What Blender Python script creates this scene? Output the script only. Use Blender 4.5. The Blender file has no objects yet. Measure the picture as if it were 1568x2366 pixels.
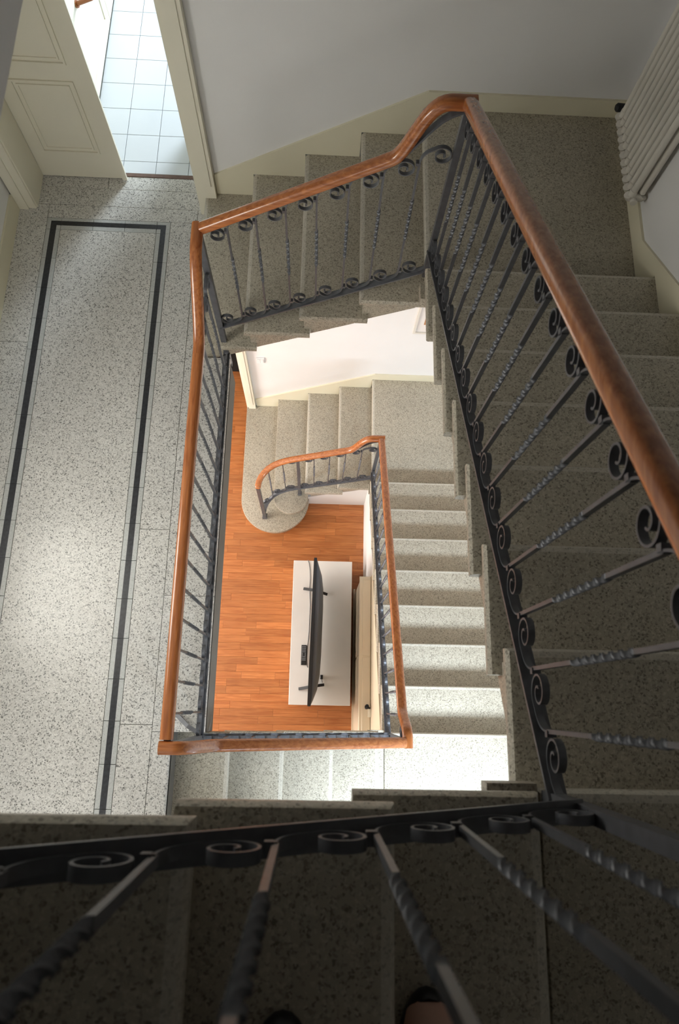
import bpy, bmesh, math, random
from mathutils import Vector, Matrix
random.seed(7)
S = bpy.context.scene
COL = S.collection
PI = math.pi

# ------------------------------------------------------------------ camera
CAMZ = 6.7284
FPX = 1583.46
cam_d = bpy.data.cameras.new('camera'); cam = bpy.data.objects.new('camera', cam_d); COL.objects.link(cam)
cam_d.sensor_fit = 'VERTICAL'; cam_d.sensor_height = 23.66; cam_d.lens = 23.66*FPX/2366.0
cam_d.clip_start = 0.01; cam_d.clip_end = 60
R_ = ((0.99906457, 0.01880033, 0.0389426), (0.02868036, -0.96205723, -0.2713362), (0.0323638, 0.27219927, -0.96169649))
ex, ey, ez = Vector(R_[0]), -Vector(R_[1]), -Vector(R_[2])
cam.matrix_world = Matrix(((ex.x, ey.x, ez.x, 0), (ex.y, ey.y, ez.y, 0), (ex.z, ey.z, ez.z, CAMZ), (0, 0, 0, 1)))
cam_d.dof.use_dof = True; cam_d.dof.focus_distance = 4.6; cam_d.dof.aperture_fstop = 4.0
S.camera = cam

# ------------------------------------------------------------------ world and lights
world = bpy.data.worlds.new('world'); S.world = world; world.use_nodes = True
bg = world.node_tree.nodes['Background']; bg.inputs[0].default_value = (0.75, 0.86, 1.0, 1); bg.inputs[1].default_value = 0.35
S.view_settings.view_transform = 'Standard'; S.view_settings.look = 'None'; S.view_settings.gamma = 1.0
S.view_settings.use_curve_mapping = False; S.view_settings.exposure = 0.12

def area(name, loc, direction, w, h, power, col, spread=180):
    l = bpy.data.lights.new(name, 'AREA'); l.shape = 'RECTANGLE'; l.size = w; l.size_y = h; l.energy = power; l.color = col
    l.spread = math.radians(spread)
    o = bpy.data.objects.new(name, l); COL.objects.link(o); o.location = loc
    o.rotation_euler = Vector(direction).to_track_quat('-Z', 'Z').to_euler()
    return o
# daylight entering through each window opening
area('daylight_stair_window', (0.85, -1.90, 4.85), (0, 1, -1.1), 1.6, 1.3, 790, (0.78, 0.88, 1.0))
area('daylight_living_window', (-3.95, 0.8, 1.45), (1, 0, 0), 2.9, 2.0, 200, (1.0, 0.96, 0.9))
area('daylight_kitchen_window', (0.45, 6.35, 4.45), (-0.42, -1, -0.36), 1.0, 1.2, 98, (0.80, 0.90, 1.0), 120)
area('daylight_corridor_window', (-1.3, -1.50, 5.15), (0, 1, -1.15), 0.9, 1.0, 46, (1.0, 0.94, 0.86))

area('daylight_side_window', (-2.15, 0.75, 4.80), (1, 0.1, -0.8), 0.9, 1.1, 43, (1.0, 0.94, 0.85))
area('daylight_upper_window', (-2.02, 1.35, 7.6), (1, 0, -0.35), 1.1, 1.1, 0.6, (1.0, 0.93, 0.84))

# ------------------------------------------------------------------ materials
MATS = {}
def mat(name, col, rough=0.5, metal=0.0, noise=None, bump=None, coat=0.0, spec=None):
    m = bpy.data.materials.new(name); m.use_nodes = True
    nt = m.node_tree; b = nt.nodes['Principled BSDF']
    b.inputs['Roughness'].default_value = rough; b.inputs['Metallic'].default_value = metal
    b.inputs['Coat Weight'].default_value = coat
    if spec is not None: b.inputs['Specular IOR Level'].default_value = spec
    tc = nt.nodes.new('ShaderNodeTexCoord')
    sc, amt = noise if noise else (3.0, 0.04)
    n = nt.nodes.new('ShaderNodeTexNoise'); n.inputs['Scale'].default_value = sc; n.inputs['Detail'].default_value = 5
    nt.links.new(tc.outputs['Object'], n.inputs['Vector'])
    cr = nt.nodes.new('ShaderNodeValToRGB')
    cr.color_ramp.elements[0].position = 0.3; cr.color_ramp.elements[1].position = 0.7
    cr.color_ramp.elements[0].color = [max(0, c*(1-amt)) for c in col]+[1]
    cr.color_ramp.elements[1].color = [min(1, c*(1+amt)) for c in col]+[1]
    nt.links.new(n.outputs['Fac'], cr.inputs['Fac']); nt.links.new(cr.outputs['Color'], b.inputs['Base Color'])
    if bump:
        n2 = nt.nodes.new('ShaderNodeTexNoise'); n2.inputs['Scale'].default_value = bump[0]; n2.inputs['Detail'].default_value = 4
        nt.links.new(tc.outputs['Object'], n2.inputs['Vector'])
        bp = nt.nodes.new('ShaderNodeBump'); bp.inputs['Strength'].default_value = bump[1]; bp.inputs['Distance'].default_value = 0.01
        nt.links.new(n2.outputs['Fac'], bp.inputs['Height']); nt.links.new(bp.outputs['Normal'], b.inputs['Normal'])
    MATS[name] = m
    return m

def terrazzo(name, dark, mid, base, light, scale=115, rough=0.4):
    m = bpy.data.materials.new(name); m.use_nodes = True
    nt = m.node_tree; b = nt.nodes['Principled BSDF']; b.inputs['Roughness'].default_value = rough
    tc = nt.nodes.new('ShaderNodeTexCoord')
    dn = nt.nodes.new('ShaderNodeTexNoise'); dn.inputs['Scale'].default_value = 160
    nt.links.new(tc.outputs['Object'], dn.inputs['Vector'])
    mx = nt.nodes.new('ShaderNodeMix'); mx.data_type = 'VECTOR'; mx.inputs[0].default_value = 0.012
    nt.links.new(tc.outputs['Object'], mx.inputs[4]); nt.links.new(dn.outputs['Color'], mx.inputs[5])
    v = nt.nodes.new('ShaderNodeTexVoronoi'); v.inputs['Scale'].default_value = scale
    nt.links.new(mx.outputs[1], v.inputs['Vector'])
    sp = nt.nodes.new('ShaderNodeSeparateColor'); nt.links.new(v.outputs['Color'], sp.inputs[0])
    cr = nt.nodes.new('ShaderNodeValToRGB'); cr.color_ramp.interpolation = 'LINEAR'
    e = cr.color_ramp.elements
    e[0].position = 0.0; e[0].color = dark+(1,); e[1].position = 0.10; e[1].color = dark+(1,)
    for p, c in ((0.15, mid), (0.30, mid), (0.38, base), (0.72, base), (0.82, light), (1.0, light)):
        k = e.new(p); k.color = c+(1,)
    nt.links.new(sp.outputs[0], cr.inputs['Fac'])
    # chips sit in a cement matrix: cell borders fade towards the base colour
    mr = nt.nodes.new('ShaderNodeMapRange'); mr.inputs[1].default_value = 0.45; mr.inputs[2].default_value = 0.75
    nt.links.new(v.outputs['Distance'], mr.inputs[0])
    mc = nt.nodes.new('ShaderNodeMix'); mc.data_type = 'RGBA'
    nt.links.new(mr.outputs[0], mc.inputs[0]); nt.links.new(cr.outputs['Color'], mc.inputs[6]); mc.inputs[7].default_value = base+(1,)
    # broad tone drift of old terrazzo
    ln = nt.nodes.new('ShaderNodeTexNoise'); ln.inputs['Scale'].default_value = 2.2; ln.inputs['Detail'].default_value = 3
    nt.links.new(tc.outputs['Object'], ln.inputs['Vector'])
    hs = nt.nodes.new('ShaderNodeMapRange'); hs.inputs[1].default_value = 0.3; hs.inputs[2].default_value = 0.7; hs.inputs[3].default_value = 0.93; hs.inputs[4].default_value = 1.06
    nt.links.new(ln.outputs['Fac'], hs.inputs[0])
    ml = nt.nodes.new('ShaderNodeVectorMath'); ml.operation = 'SCALE'
    nt.links.new(mc.outputs[2], ml.inputs[0]); nt.links.new(hs.outputs[0], ml.inputs['Scale'])
    nt.links.new(ml.outputs[0], b.inputs['Base Color'])
    MATS[name] = m
    return m

def wood(name, c1, c2, axis_scale, rough=0.35, coat=0.3, rand=0.0):
    m = bpy.data.materials.new(name); m.use_nodes = True
    nt = m.node_tree; b = nt.nodes['Principled BSDF']; b.inputs['Roughness'].default_value = rough; b.inputs['Coat Weight'].default_value = coat
    b.inputs['Coat Roughness'].default_value = 0.15
    tc = nt.nodes.new('ShaderNodeTexCoord'); oi = nt.nodes.new('ShaderNodeObjectInfo')
    ad = nt.nodes.new('ShaderNodeVectorMath'); ad.operation = 'ADD'
    sc = nt.nodes.new('ShaderNodeVectorMath'); sc.operation = 'SCALE'; sc.inputs['Scale'].default_value = 37.0
    cx = nt.nodes.new('ShaderNodeCombineXYZ')
    for i in range(3): nt.links.new(oi.outputs['Random'], cx.inputs[i])
    nt.links.new(cx.outputs[0], sc.inputs[0])
    nt.links.new(tc.outputs['Object'], ad.inputs[0]); nt.links.new(sc.outputs[0], ad.inputs[1])
    mp = nt.nodes.new('ShaderNodeMapping'); mp.inputs['Scale'].default_value = axis_scale
    nt.links.new(ad.outputs[0], mp.inputs['Vector'])
    n = nt.nodes.new('ShaderNodeTexNoise'); n.inputs['Scale'].default_value = 4; n.inputs['Detail'].default_value = 8; n.inputs['Distortion'].default_value = 0.6
    nt.links.new(mp.outputs[0], n.inputs['Vector'])
    cr = nt.nodes.new('ShaderNodeValToRGB'); cr.color_ramp.elements[0].position = 0.3; cr.color_ramp.elements[1].position = 0.68
    cr.color_ramp.elements[0].color = c1+(1,); cr.color_ramp.elements[1].color = c2+(1,)
    nt.links.new(n.outputs['Fac'], cr.inputs['Fac'])
    mr = nt.nodes.new('ShaderNodeMapRange'); mr.inputs[3].default_value = 1-rand; mr.inputs[4].default_value = 1+rand
    nt.links.new(oi.outputs['Random'], mr.inputs[0])
    ml = nt.nodes.new('ShaderNodeVectorMath'); ml.operation = 'SCALE'
    nt.links.new(cr.outputs['Color'], ml.inputs[0]); nt.links.new(mr.outputs[0], ml.inputs['Scale'])
    nt.links.new(ml.outputs[0], b.inputs['Base Color'])
    MATS[name] = m
    return m

terrazzo('stair_terrazzo', (0.17, 0.152, 0.115), (0.275, 0.248, 0.192), (0.405, 0.366, 0.288), (0.50, 0.457, 0.367), scale=185)
terrazzo('nosing_terrazzo', (0.34, 0.315, 0.26), (0.42, 0.39, 0.325), (0.52, 0.485, 0.405), (0.58, 0.545, 0.46), scale=185, rough=0.3)
terrazzo('floor_terrazzo', (0.13, 0.125, 0.115), (0.35, 0.34, 0.315), (0.58, 0.565, 0.525), (0.70, 0.685, 0.645), scale=165, rough=0.33)
terrazzo('band_terrazzo', (0.36, 0.37, 0.35), (0.42, 0.43, 0.41), (0.47, 0.48, 0.46), (0.50, 0.51, 0.49), scale=200, rough=0.35)
mat('black_stone', (0.028, 0.030, 0.034), 0.3, noise=(60, 0.35))
mat('joint', (0.16, 0.15, 0.13), 0.8)
mat('white_wall', (0.80, 0.79, 0.77), 0.75, noise=(2.0, 0.02), bump=(60, 0.04))
mat('cream_paint', (0.74, 0.69, 0.52), 0.5, noise=(2.0, 0.03))
mat('cream_door', (0.80, 0.76, 0.62), 0.42, noise=(2.5, 0.025))
mat('beige_cupboard', (0.72, 0.62, 0.46), 0.45, noise=(3, 0.03))
mat('iron', (0.105, 0.108, 0.118), 0.42, 0.25, noise=(40, 0.15))
wood('rail_wood_x', (0.30, 0.085, 0.022), (0.52, 0.185, 0.055), (1.6, 22.0, 22.0), 0.25, 0.5)
wood('rail_wood_y', (0.30, 0.085, 0.022), (0.52, 0.185, 0.055), (22.0, 1.6, 22.0), 0.25, 0.5)
wood('plank_wood', (0.37, 0.112, 0.028), (0.55, 0.212, 0.066), (1.2, 14.0, 14.0), 0.38, 0.2, 0.16)
mat('tile_white', (0.62, 0.655, 0.68), 0.22, noise=(2, 0.02))
mat('grout', (0.42, 0.44, 0.46), 0.9)
mat('threshold_wood', (0.13, 0.075, 0.055), 0.5, noise=(30, 0.2))
mat('radiator_paint', (0.74, 0.70, 0.62), 0.4)
mat('black_plastic', (0.012, 0.012, 0.013), 0.6)
mat('tv_shell', (0.075, 0.078, 0.085), 0.5)
mat('screen', (0.006, 0.006, 0.007), 0.12)
mat('white_lacquer', (0.87, 0.85, 0.81), 0.35)
mat('grey_plastic', (0.30, 0.31, 0.33), 0.5)
mat('switch_plastic', (0.80, 0.80, 0.79), 0.4)
mat('cable_grey', (0.22, 0.22, 0.23), 0.5)
mat('paper', (0.78, 0.74, 0.70), 0.7)
mat('print_brown', (0.48, 0.23, 0.10), 0.7)
mat('print_dark', (0.05, 0.045, 0.04), 0.7)
mat('frame_wood', (0.74, 0.70, 0.62), 0.5)
mat('skin', (0.56, 0.33, 0.25), 0.5)
mat('black_leather', (0.010, 0.010, 0.011), 0.4)
mat('dark_cloth', (0.03, 0.03, 0.04), 0.8)
mat('window_paint', (0.82, 0.81, 0.78), 0.45)
mat('handle_wood', (0.30, 0.10, 0.03), 0.35)
mat('brass', (0.55, 0.45, 0.28), 0.35, 0.8)
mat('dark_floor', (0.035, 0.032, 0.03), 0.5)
gm = bpy.data.materials.new('glass'); gm.use_nodes = True
gn = gm.node_tree; gn.nodes.clear()
go = gn.nodes.new('ShaderNodeOutputMaterial'); gx = gn.nodes.new('ShaderNodeMixShader'); gx.inputs[0].default_value = 0.06
gt = gn.nodes.new('ShaderNodeBsdfTransparent'); gt.inputs[0].default_value = (0.97, 0.99, 1, 1); gg = gn.nodes.new('ShaderNodeBsdfGlossy'); gg.inputs['Roughness'].default_value = 0.03
gn.links.new(gt.outputs[0], gx.inputs[1]); gn.links.new(gg.outputs[0], gx.inputs[2]); gn.links.new(gx.outputs[0], go.inputs[0])
MATS['glass'] = gm

# ------------------------------------------------------------------ helpers
ORG = {}
def empty(name, loc, label=None, cat=None, group=None, kind=None):
    o = bpy.data.objects.new(name, None); COL.objects.link(o); o.location = loc; o.empty_display_size = 0.1
    ORG[o.name] = Vector(loc); tag(o, label, cat, group, kind)
    return o
def tag(o, label=None, cat=None, group=None, kind=None):
    if label: o['label'] = label
    if cat: o['category'] = cat
    if group: o['group'] = group
    if kind: o['kind'] = kind
    return o
def link(name, me, m, parent=None, loc=None):
    """one mesh object; loc is in world space"""
    o = bpy.data.objects.new(name, me); COL.objects.link(o)
    if m is not None and len(me.materials) == 0: me.materials.append(MATS[m])
    w = Vector(loc) if loc is not None else (ORG[parent.name].copy() if parent else Vector((0, 0, 0)))
    ORG[o.name] = w
    if parent:
        o.parent = parent; o.location = w-ORG[parent.name]
    else:
        o.location = w
    return o
def mesh(name, V, F, smooth=False):
    me = bpy.data.meshes.new(name); me.from_pydata([tuple(v) for v in V], [], F); me.validate()
    bm = bmesh.new(); bm.from_mesh(me); bmesh.ops.recalc_face_normals(bm, faces=bm.faces); bm.to_mesh(me); bm.free()
    if smooth:
        for p in me.polygons: p.use_smooth = True
        try: me.set_sharp_from_angle(angle=math.radians(40))
        except Exception: pass
    return me
class MB:
    """collects geometry in world coordinates"""
    def __init__(self): self.V = []; self.F = []
    def add(self, V, F):
        n = len(self.V); self.V += [Vector(v) for v in V]; self.F += [tuple(i+n for i in f) for f in F]; return self
    def box(self, a, b):
        x0, y0, z0 = a; x1, y1, z1 = b
        V = [(x0, y0, z0), (x1, y0, z0), (x1, y1, z0), (x0, y1, z0), (x0, y0, z1), (x1, y0, z1), (x1, y1, z1), (x0, y1, z1)]
        return self.add(V, [(0, 3, 2, 1), (4, 5, 6, 7), (0, 1, 5, 4), (1, 2, 6, 5), (2, 3, 7, 6), (3, 0, 4, 7)])
    def cbox(self, a, b, c=0.004):
        """box with chamfered top edges"""
        x0, y0, z0 = a; x1, y1, z1 = b
        V = [(x0, y0, z0), (x1, y0, z0), (x1, y1, z0), (x0, y1, z0), (x0, y0, z1-c), (x1, y0, z1-c), (x1, y1, z1-c), (x0, y1, z1-c),
             (x0+c, y0+c, z1), (x1-c, y0+c, z1), (x1-c, y1-c, z1), (x0+c, y1-c, z1)]
        F = [(0, 3, 2, 1), (8, 9, 10, 11)]
        for i in range(4):
            j = (i+1) % 4; F += [(i, j, 4+j, 4+i), (4+i, 4+j, 8+j, 8+i)]
        return self.add(V, F)
    def prism(self, poly, axis, a, b):
        """poly: list of 2D points; axis 'x' -> (y,z), 'y' -> (x,z), 'z' -> (x,y)"""
        n = len(poly)
        def P(p, t):
            if axis == 'x': return (t, p[0], p[1])
            if axis == 'y': return (p[0], t, p[1])
            return (p[0], p[1], t)
        V = [P(p, a) for p in poly]+[P(p, b) for p in poly]
        F = [tuple(range(n)), tuple(range(2*n-1, n-1, -1))]+[(i, (i+1) % n, n+(i+1) % n, n+i) for i in range(n)]
        return self.add(V, F)
    def cyl(self, p, q, r, n=12, r2=None):
        p = Vector(p); q = Vector(q); d = (q-p).normalized(); u = d.orthogonal().normalized(); v = d.cross(u)
        r2 = r if r2 is None else r2
        V = [p+(u*math.cos(2*PI*i/n)+v*math.sin(2*PI*i/n))*r for i in range(n)]+[q+(u*math.cos(2*PI*i/n)+v*math.sin(2*PI*i/n))*r2 for i in range(n)]
        return self.add(V, [tuple(range(n-1, -1, -1)), tuple(range(n, 2*n))]+[(i, (i+1) % n, n+(i+1) % n, n+i) for i in range(n)])
    def sweep(self, path, prof, side, cap=True):
        """sweep a closed 2D profile (a along 'side', b along up) on a path; side: fixed vector or list of vectors"""
        n = len(prof); base = len(self.V); N = len(path); P = [Vector(p) for p in path]
        for i in range(N):
            t = (P[min(i+1, N-1)]-P[max(i-1, 0)]).normalized()
            s = Vector(side[i] if isinstance(side, list) else side)
            s = (s-t*s.dot(t)).normalized(); u = s.cross(t).normalized()
            if u.z < 0 and abs(t.z) < 0.98: u = -u
            for a, b in prof: self.V.append(P[i]+s*a+u*b)
        for i in range(N-1):
            for j in range(n):
                self.F.append((base+i*n+j, base+i*n+(j+1) % n, base+(i+1)*n+(j+1) % n, base+(i+1)*n+j))
        if cap:
            self.F.append(tuple(base+j for j in range(n))); self.F.append(tuple(base+(N-1)*n+j for j in range(n)))
        return self
    def ribbon(self, path, w, th, side):
        """flat bar: width w along 'side', thickness th in the plane of the path (no up test, so spirals work)"""
        P = [Vector(p) for p in path]; s = Vector(side).normalized(); base = len(self.V); N = len(P)
        for i in range(N):
            t = (P[min(i+1, N-1)]-P[max(i-1, 0)]).normalized(); u = s.cross(t).normalized()
            for a, b in ((-w/2, -th/2), (w/2, -th/2), (w/2, th/2), (-w/2, th/2)): self.V.append(P[i]+s*a+u*b)
        for i in range(N-1):
            for j in range(4):
                self.F.append((base+i*4+j, base+i*4+(j+1) % 4, base+(i+1)*4+(j+1) % 4, base+(i+1)*4+j))
        self.F.append((base, base+1, base+2, base+3)); e = base+(N-1)*4; self.F.append((e+3, e+2, e+1, e))
        return self
    def build(self, name, m, parent=None, smooth=False, org=None):
        o_ = Vector(org) if org is not None else (ORG[parent.name] if parent else Vector((0, 0, 0)))
        me = mesh(name, [v-o_ for v in self.V], self.F, smooth)
        return link(name, me, m, parent, o_)
def structure(o, label): o['kind'] = 'structure'; o['label'] = label; return o

# ------------------------------------------------------------------ key dimensions
r = 0.17
Z1 = 18*r          # first-floor level 3.06
Z2 = 36*r          # second-floor level
tA, tB, tC = 0.3036, 0.2948, 0.2786
xA = [-0.7315+(k-1)*tA for k in range(1, 6)]        # nosings of the flight going +x
yB = [1.9093-(k-1)*tB for k in range(1, 9)]         # nosings of the flight going -y
xC = [0.4102-(k-1)*tC for k in range(1, 6)]         # nosings of the flight going -x
YW, XR_W, YF, XL_W = 2.985, 1.513, -1.13, -1.915    # wall faces
FE_A, FE_B, FE_C, FE_L = 1.942, 0.457, -0.143, -0.538   # free ends of the steps, edge of the first-floor slab
RX0, RX1, RY0, RY1 = -0.556, 0.478, -0.168, 1.983   # railing rectangle

# ------------------------------------------------------------------ walls
zt = 9.0
b = MB()
# back wall: two door openings (ground floor and first floor)
YB_ = 3.21
D0 = (-1.76, -0.80); D1 = (-1.795, -0.845); DT = 2.12
b.box((-4.0, YW, 0), (D0[0], YB_, Z1-0.281)); b.box((D0[0], YW, DT), (D0[1]+0.1, YB_, Z1-0.281)); b.box((D0[1]+0.1, YW, 0), (XR_W+0.15, YB_, Z1-0.281))
b.box((-4.0, YW, Z1-0.281), (D1[0], YB_, Z1)); b.box((D1[1]+0.1, YW, Z1-0.281), (XR_W+0.15, YB_, Z1))
b.box((-4.0, YW, Z1), (D1[0], YB_, zt)); b.box((D1[0], YW, Z1+DT+0.1), (D1[1]+0.1, YB_, zt)); b.box((D1[1]+0.1, YW, Z1), (XR_W+0.15, YB_, zt))
structure(b.build('wall_back', 'white_wall'), 'white plaster wall behind the stairs with the panelled doorway')
b = MB(); b.box((XR_W, YF-0.2, 0), (XR_W+0.15, YW, zt))
structure(b.build('wall_right', 'white_wall'), 'white plaster wall behind the column radiator')
b = MB()
WX0, WX1, WZ0, WZ1 = 0.28, 1.42, 2.85, 4.10
CX0, CX1, CZ0, CZ1 = -1.7, -0.9, 3.85, 5.05
for (x0, x1, z0, z1) in ((-4.0, CX0, 0, zt), (CX0, CX1, 0, CZ0), (CX0, CX1, CZ1, zt), (CX1, WX0, 0, zt), (WX0, WX1, 0, WZ0), (WX0, WX1, WZ1, zt), (WX1, XR_W, 0, zt)):
    b.box((x0, YF-0.18, z0), (x1, YF, z1))
structure(b.build('wall_front', 'white_wall'), 'white plaster wall at the foot of the stair landing, pierced by windows')
b = MB()
for (y0, y1, z0, z1) in ((YF, 0.30, Z1-0.02, zt), (1.95, YW, Z1-0.02, zt), (0.30, 1.20, Z1-0.02, 3.95), (1.20, 1.95, Z1-0.02, 7.0), (0.30, 1.20, 5.15, 7.0), (0.30, 0.75, 7.0, zt), (0.75, 1.95, 8.2, zt)): b.box((XL_W-0.15, y0, z0), (XL_W, y1, z1))
structure(b.build('wall_left', 'white_wall'), 'white plaster wall along the terrazzo corridor')
# ground-floor outer wall with its window
b = MB()
for (y0, y1, z0, z1) in ((YF-0.18, -0.7, 0, 2.78), (2.3, YW, 0, 2.78), (-0.7, 2.3, 0, 0.4), (-0.7, 2.3, 2.5, 2.78)):
    b.box((-4.15, y0, z0), (-4.0, y1, z1))
structure(b.build('wall_living', 'white_wall'), 'white plaster wall of the ground floor living room')
b = MB(); b.box((-4.0, YF-0.18, zt), (XR_W+0.15, YB_, zt+0.15))
structure(b.build('ceiling', 'white_wall'), 'white plaster ceiling over the stairwell')

def window(name, org, axis, w, h, label):
    """sash window set in an opening, org = lower corner, axis x or y"""
    root = empty(name, org); tag(root, label, kind='structure')
    O = Vector(org)
    def bx(m, u0, u1, z0, z1, d0=-0.02, d1=0.02):
        if axis == 'x': m.box((O.x+u0, O.y+d0, O.z+z0), (O.x+u1, O.y+d1, O.z+z1))
        else: m.box((O.x+d0, O.y+u0, O.z+z0), (O.x+d1, O.y+u1, O.z+z1))
    t = 0.045
    m = MB(); bx(m, 0, t, 0, h); bx(m, w-t, w, 0, h); bx(m, t, w-t, 0, t); bx(m, t, w-t, h-t, h); m.build('window_frame', 'window_paint', root)
    m = MB(); bx(m, w/2-t/2, w/2+t/2, t, h-t); m.build('mullion', 'window_paint', root)
    for u0, u1 in ((t, w/2-t/2), (w/2+t/2, w-t)):
        m = MB(); bx(m, u0, u1, t, h-t, -0.002, 0.002); m.build('pane', 'glass', root)
    return root
window('window_1', (WX0, YF-0.04, WZ0), 'x', WX1-WX0, WZ1-WZ0, 'white two-sash window above the lower corner landing')
window('window_2', (CX0, YF-0.04, CZ0), 'x', CX1-CX0, CZ1-CZ0, 'white two-sash window at the end of the terrazzo corridor')
window('window_5', (XL_W-0.05, 0.75, 7.0), 'y', 1.2, 1.2, 'white two-sash window of the upper corridor')
window('window_6', (XL_W-0.05, 0.30, 3.95), 'y', 0.9, 1.2, 'white two-sash window in the side wall of the terrazzo corridor')
window('window_3', (-4.06, -0.7, 0.4), 'y', 3.0, 2.1, 'white two-sash window of the living room')

# ------------------------------------------------------------------ first floor: slab and terrazzo
fl = empty('floor', (-1.2, 1.0, Z1)); tag(fl, 'grey speckled terrazzo corridor floor with black border line', kind='structure')
xs1 = xA[0]+0.03
poly = [(XL_W, YF), (xC[4]+0.0, YF), (xC[4]+0.0, FE_C), (FE_L, FE_C), (FE_L, FE_A), (xs1, FE_A), (xs1, YW), (D1[1]+0.095, YW), (D1[1]+0.095, 3.24), (D1[0], 3.24), (D1[0], YW), (XL_W, YW)]
b = MB(); b.prism(poly, 'z', Z1-0.28, Z1-0.021); b.build('floor_core', 'joint', fl)
b = MB(); b.prism([(-4.0, YF), (xC[4], YF), (xC[4], FE_C), (FE_L-0.004, FE_C), (FE_L-0.004, FE_A), (xs1, FE_A), (xs1, YW), (-4.0, YW)], 'z', Z1-0.30, Z1-0.281)
b.build('soffit', 'white_wall', fl)
g = 0.0012
def slab(x0, y0, x1, y1, m='floor_terrazzo', name='terrazzo_slab'):
    q = MB(); q.cbox((x0+g, y0+g, Z1-0.02), (x1-g, y1-g, Z1), 0.0008); return q.build(name, m, fl)
LB = (-1.725, -1.637); RB = (-1.050, -0.966); TBY = (2.803, 2.887)
def cuts(a, b_, step):
    out = [a]
    while out[-1]+step < b_-0.15: out.append(out[-1]+step)
    return out+[b_]
slab(LB[1], YF, RB[0], TBY[0])                                     # inner field
c = cuts(YF, YW, 1.05)
for i in range(len(c)-1):
    slab(XL_W, c[i], LB[0], c[i+1])                               # left margin
c = cuts(YF, TBY[1], 1.02)
for i in range(len(c)-1):
    slab(RB[1], c[i], -0.803, c[i+1])                             # right margin
slab(LB[0], TBY[1], -0.803, YW); slab(D1[0], YW, D1[1]+0.09, 3.118); slab(D1[0], 3.118, -1.38, 3.215); slab(-1.38, 3.118, D1[1]+0.09, 3.215)
# edge strip beside the well and the stair heads
def noseslab(x0, y0, x1, y1, side):
    rr = 0.012
    pts = [(x0, Z1-0.02), (x0, Z1)]
    for i in range(5):
        a = PI/2*(1-i/4); pts.append((x1-rr+rr*math.cos(a), Z1-rr+rr*math.sin(a)))
    pts += [(x1, Z1-0.045), (x1-0.02, Z1-0.05), (x1-0.02, Z1-0.0205)]
    q = MB(); q.prism(pts, 'y', y0+g, y1-g); return q.build('edge_slab', 'stair_terrazzo' if side else 'floor_terrazzo', fl, True)
noseslab(-0.803+g, YF, xC[4], FE_C, 0)
for y0, y1 in ((FE_C, 0.55), (0.55, 1.25), (1.25, 1.962)): noseslab(-0.803+g, y0, FE_L, y1, 0)
slab(-0.803, 1.962, xs1-0.005, YW)
b = MB(); b.box((FE_L-0.03, FE_C+0.002, Z1-0.3), (FE_L-0.0205, FE_A-0.002, Z1-0.0505)); b.build('slab_fascia', 'stair_terrazzo', fl)
# border tiles, each with its black inlay
def btile(x0, y0, x1, y1, horiz):
    q = MB(); q.cbox((x0+g, y0+g, Z1-0.02), (x1-g, y1-g, Z1), 0.0008); t_ = q.build('border_tile', 'band_terrazzo', fl)
    q = MB()
    if horiz: q.box((x0+0.0006, y0+0.029, Z1-0.019), (x1-0.0006, y1-0.023, Z1+0.0004))
    else: q.box((x0+0.026, y0+0.0006, Z1-0.019), (x1-0.026, y1-0.0006, Z1+0.0004))
    q.build('black_inlay', 'black_stone', t_)
n = 19; dy = (TBY[0]-YF)/n
for X in (LB, RB):
    for i in range(n): btile(X[0], YF+i*dy, X[1], YF+(i+1)*dy, False)
n = 3; dx = (RB[0]-LB[1])/n
for i in range(n): btile(LB[1]+i*dx, TBY[0], LB[1]+(i+1)*dx, TBY[1], True)
for X, sgn in ((LB, 1), (RB, -1)):
    q = MB(); q.cbox((X[0]+g, TBY[0]+g, Z1-0.02), (X[1]-g, TBY[1]-g, Z1), 0.0008); t_ = q.build('border_tile', 'band_terrazzo', fl)
    x0, x1 = X[0]+0.026, X[1]-0.026; y0, y1 = TBY[0]+0.029, TBY[1]-0.023
    L = [(x0, TBY[0]), (x1, TBY[0]), (x1, y0), (X[1], y0), (X[1], y1), (x0, y1)] if sgn > 0 else [(x0, TBY[0]), (x1, TBY[0]), (x1, y1), (X[0], y1), (X[0], y0), (x0, y0)]
    q = MB(); q.prism(L, 'z', Z1-0.019, Z1+0.0004); q.build('black_inlay', 'black_stone', t_)
# dark threshold strip of the doorway
th = empty('trim_1', (-1.3, 3.23, Z1)); tag(th, 'dark wooden threshold strip under the cream double door', kind='structure')
b = MB(); b.cbox((D1[0]+0.01, 3.215, Z1-0.02), (D1[1]-0.005, 3.243, Z1+0.004), 0.003); b.build('threshold', 'threshold_wood', th)

# ------------------------------------------------------------------ second-floor slab (edge shows above the doorway)
f2 = empty('floor', (-1.2, 1.0, Z2)); tag(f2, 'second floor slab edge overhead beside the stairwell', kind='structure')
b = MB(); b.prism([(XL_W, YF), (xC[4], YF), (xC[4], FE_C), (FE_L, FE_C), (FE_L, FE_A+0.02), (xs1, FE_A+0.02), (xs1, YW), (XL_W, YW)], 'z', 5.80, Z2-0.03)
b.build('slab_body', 'white_wall', f2)
b = MB(); b.prism([(XL_W, YF), (xC[4], YF), (xC[4], FE_C), (FE_L+0.01, FE_C), (FE_L+0.01, FE_A+0.02), (xs1, FE_A+0.02), (xs1, YW), (XL_W, YW)], 'z', Z2-0.03, Z2)
b.build('slab_top', 'floor_terrazzo', f2)

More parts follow.
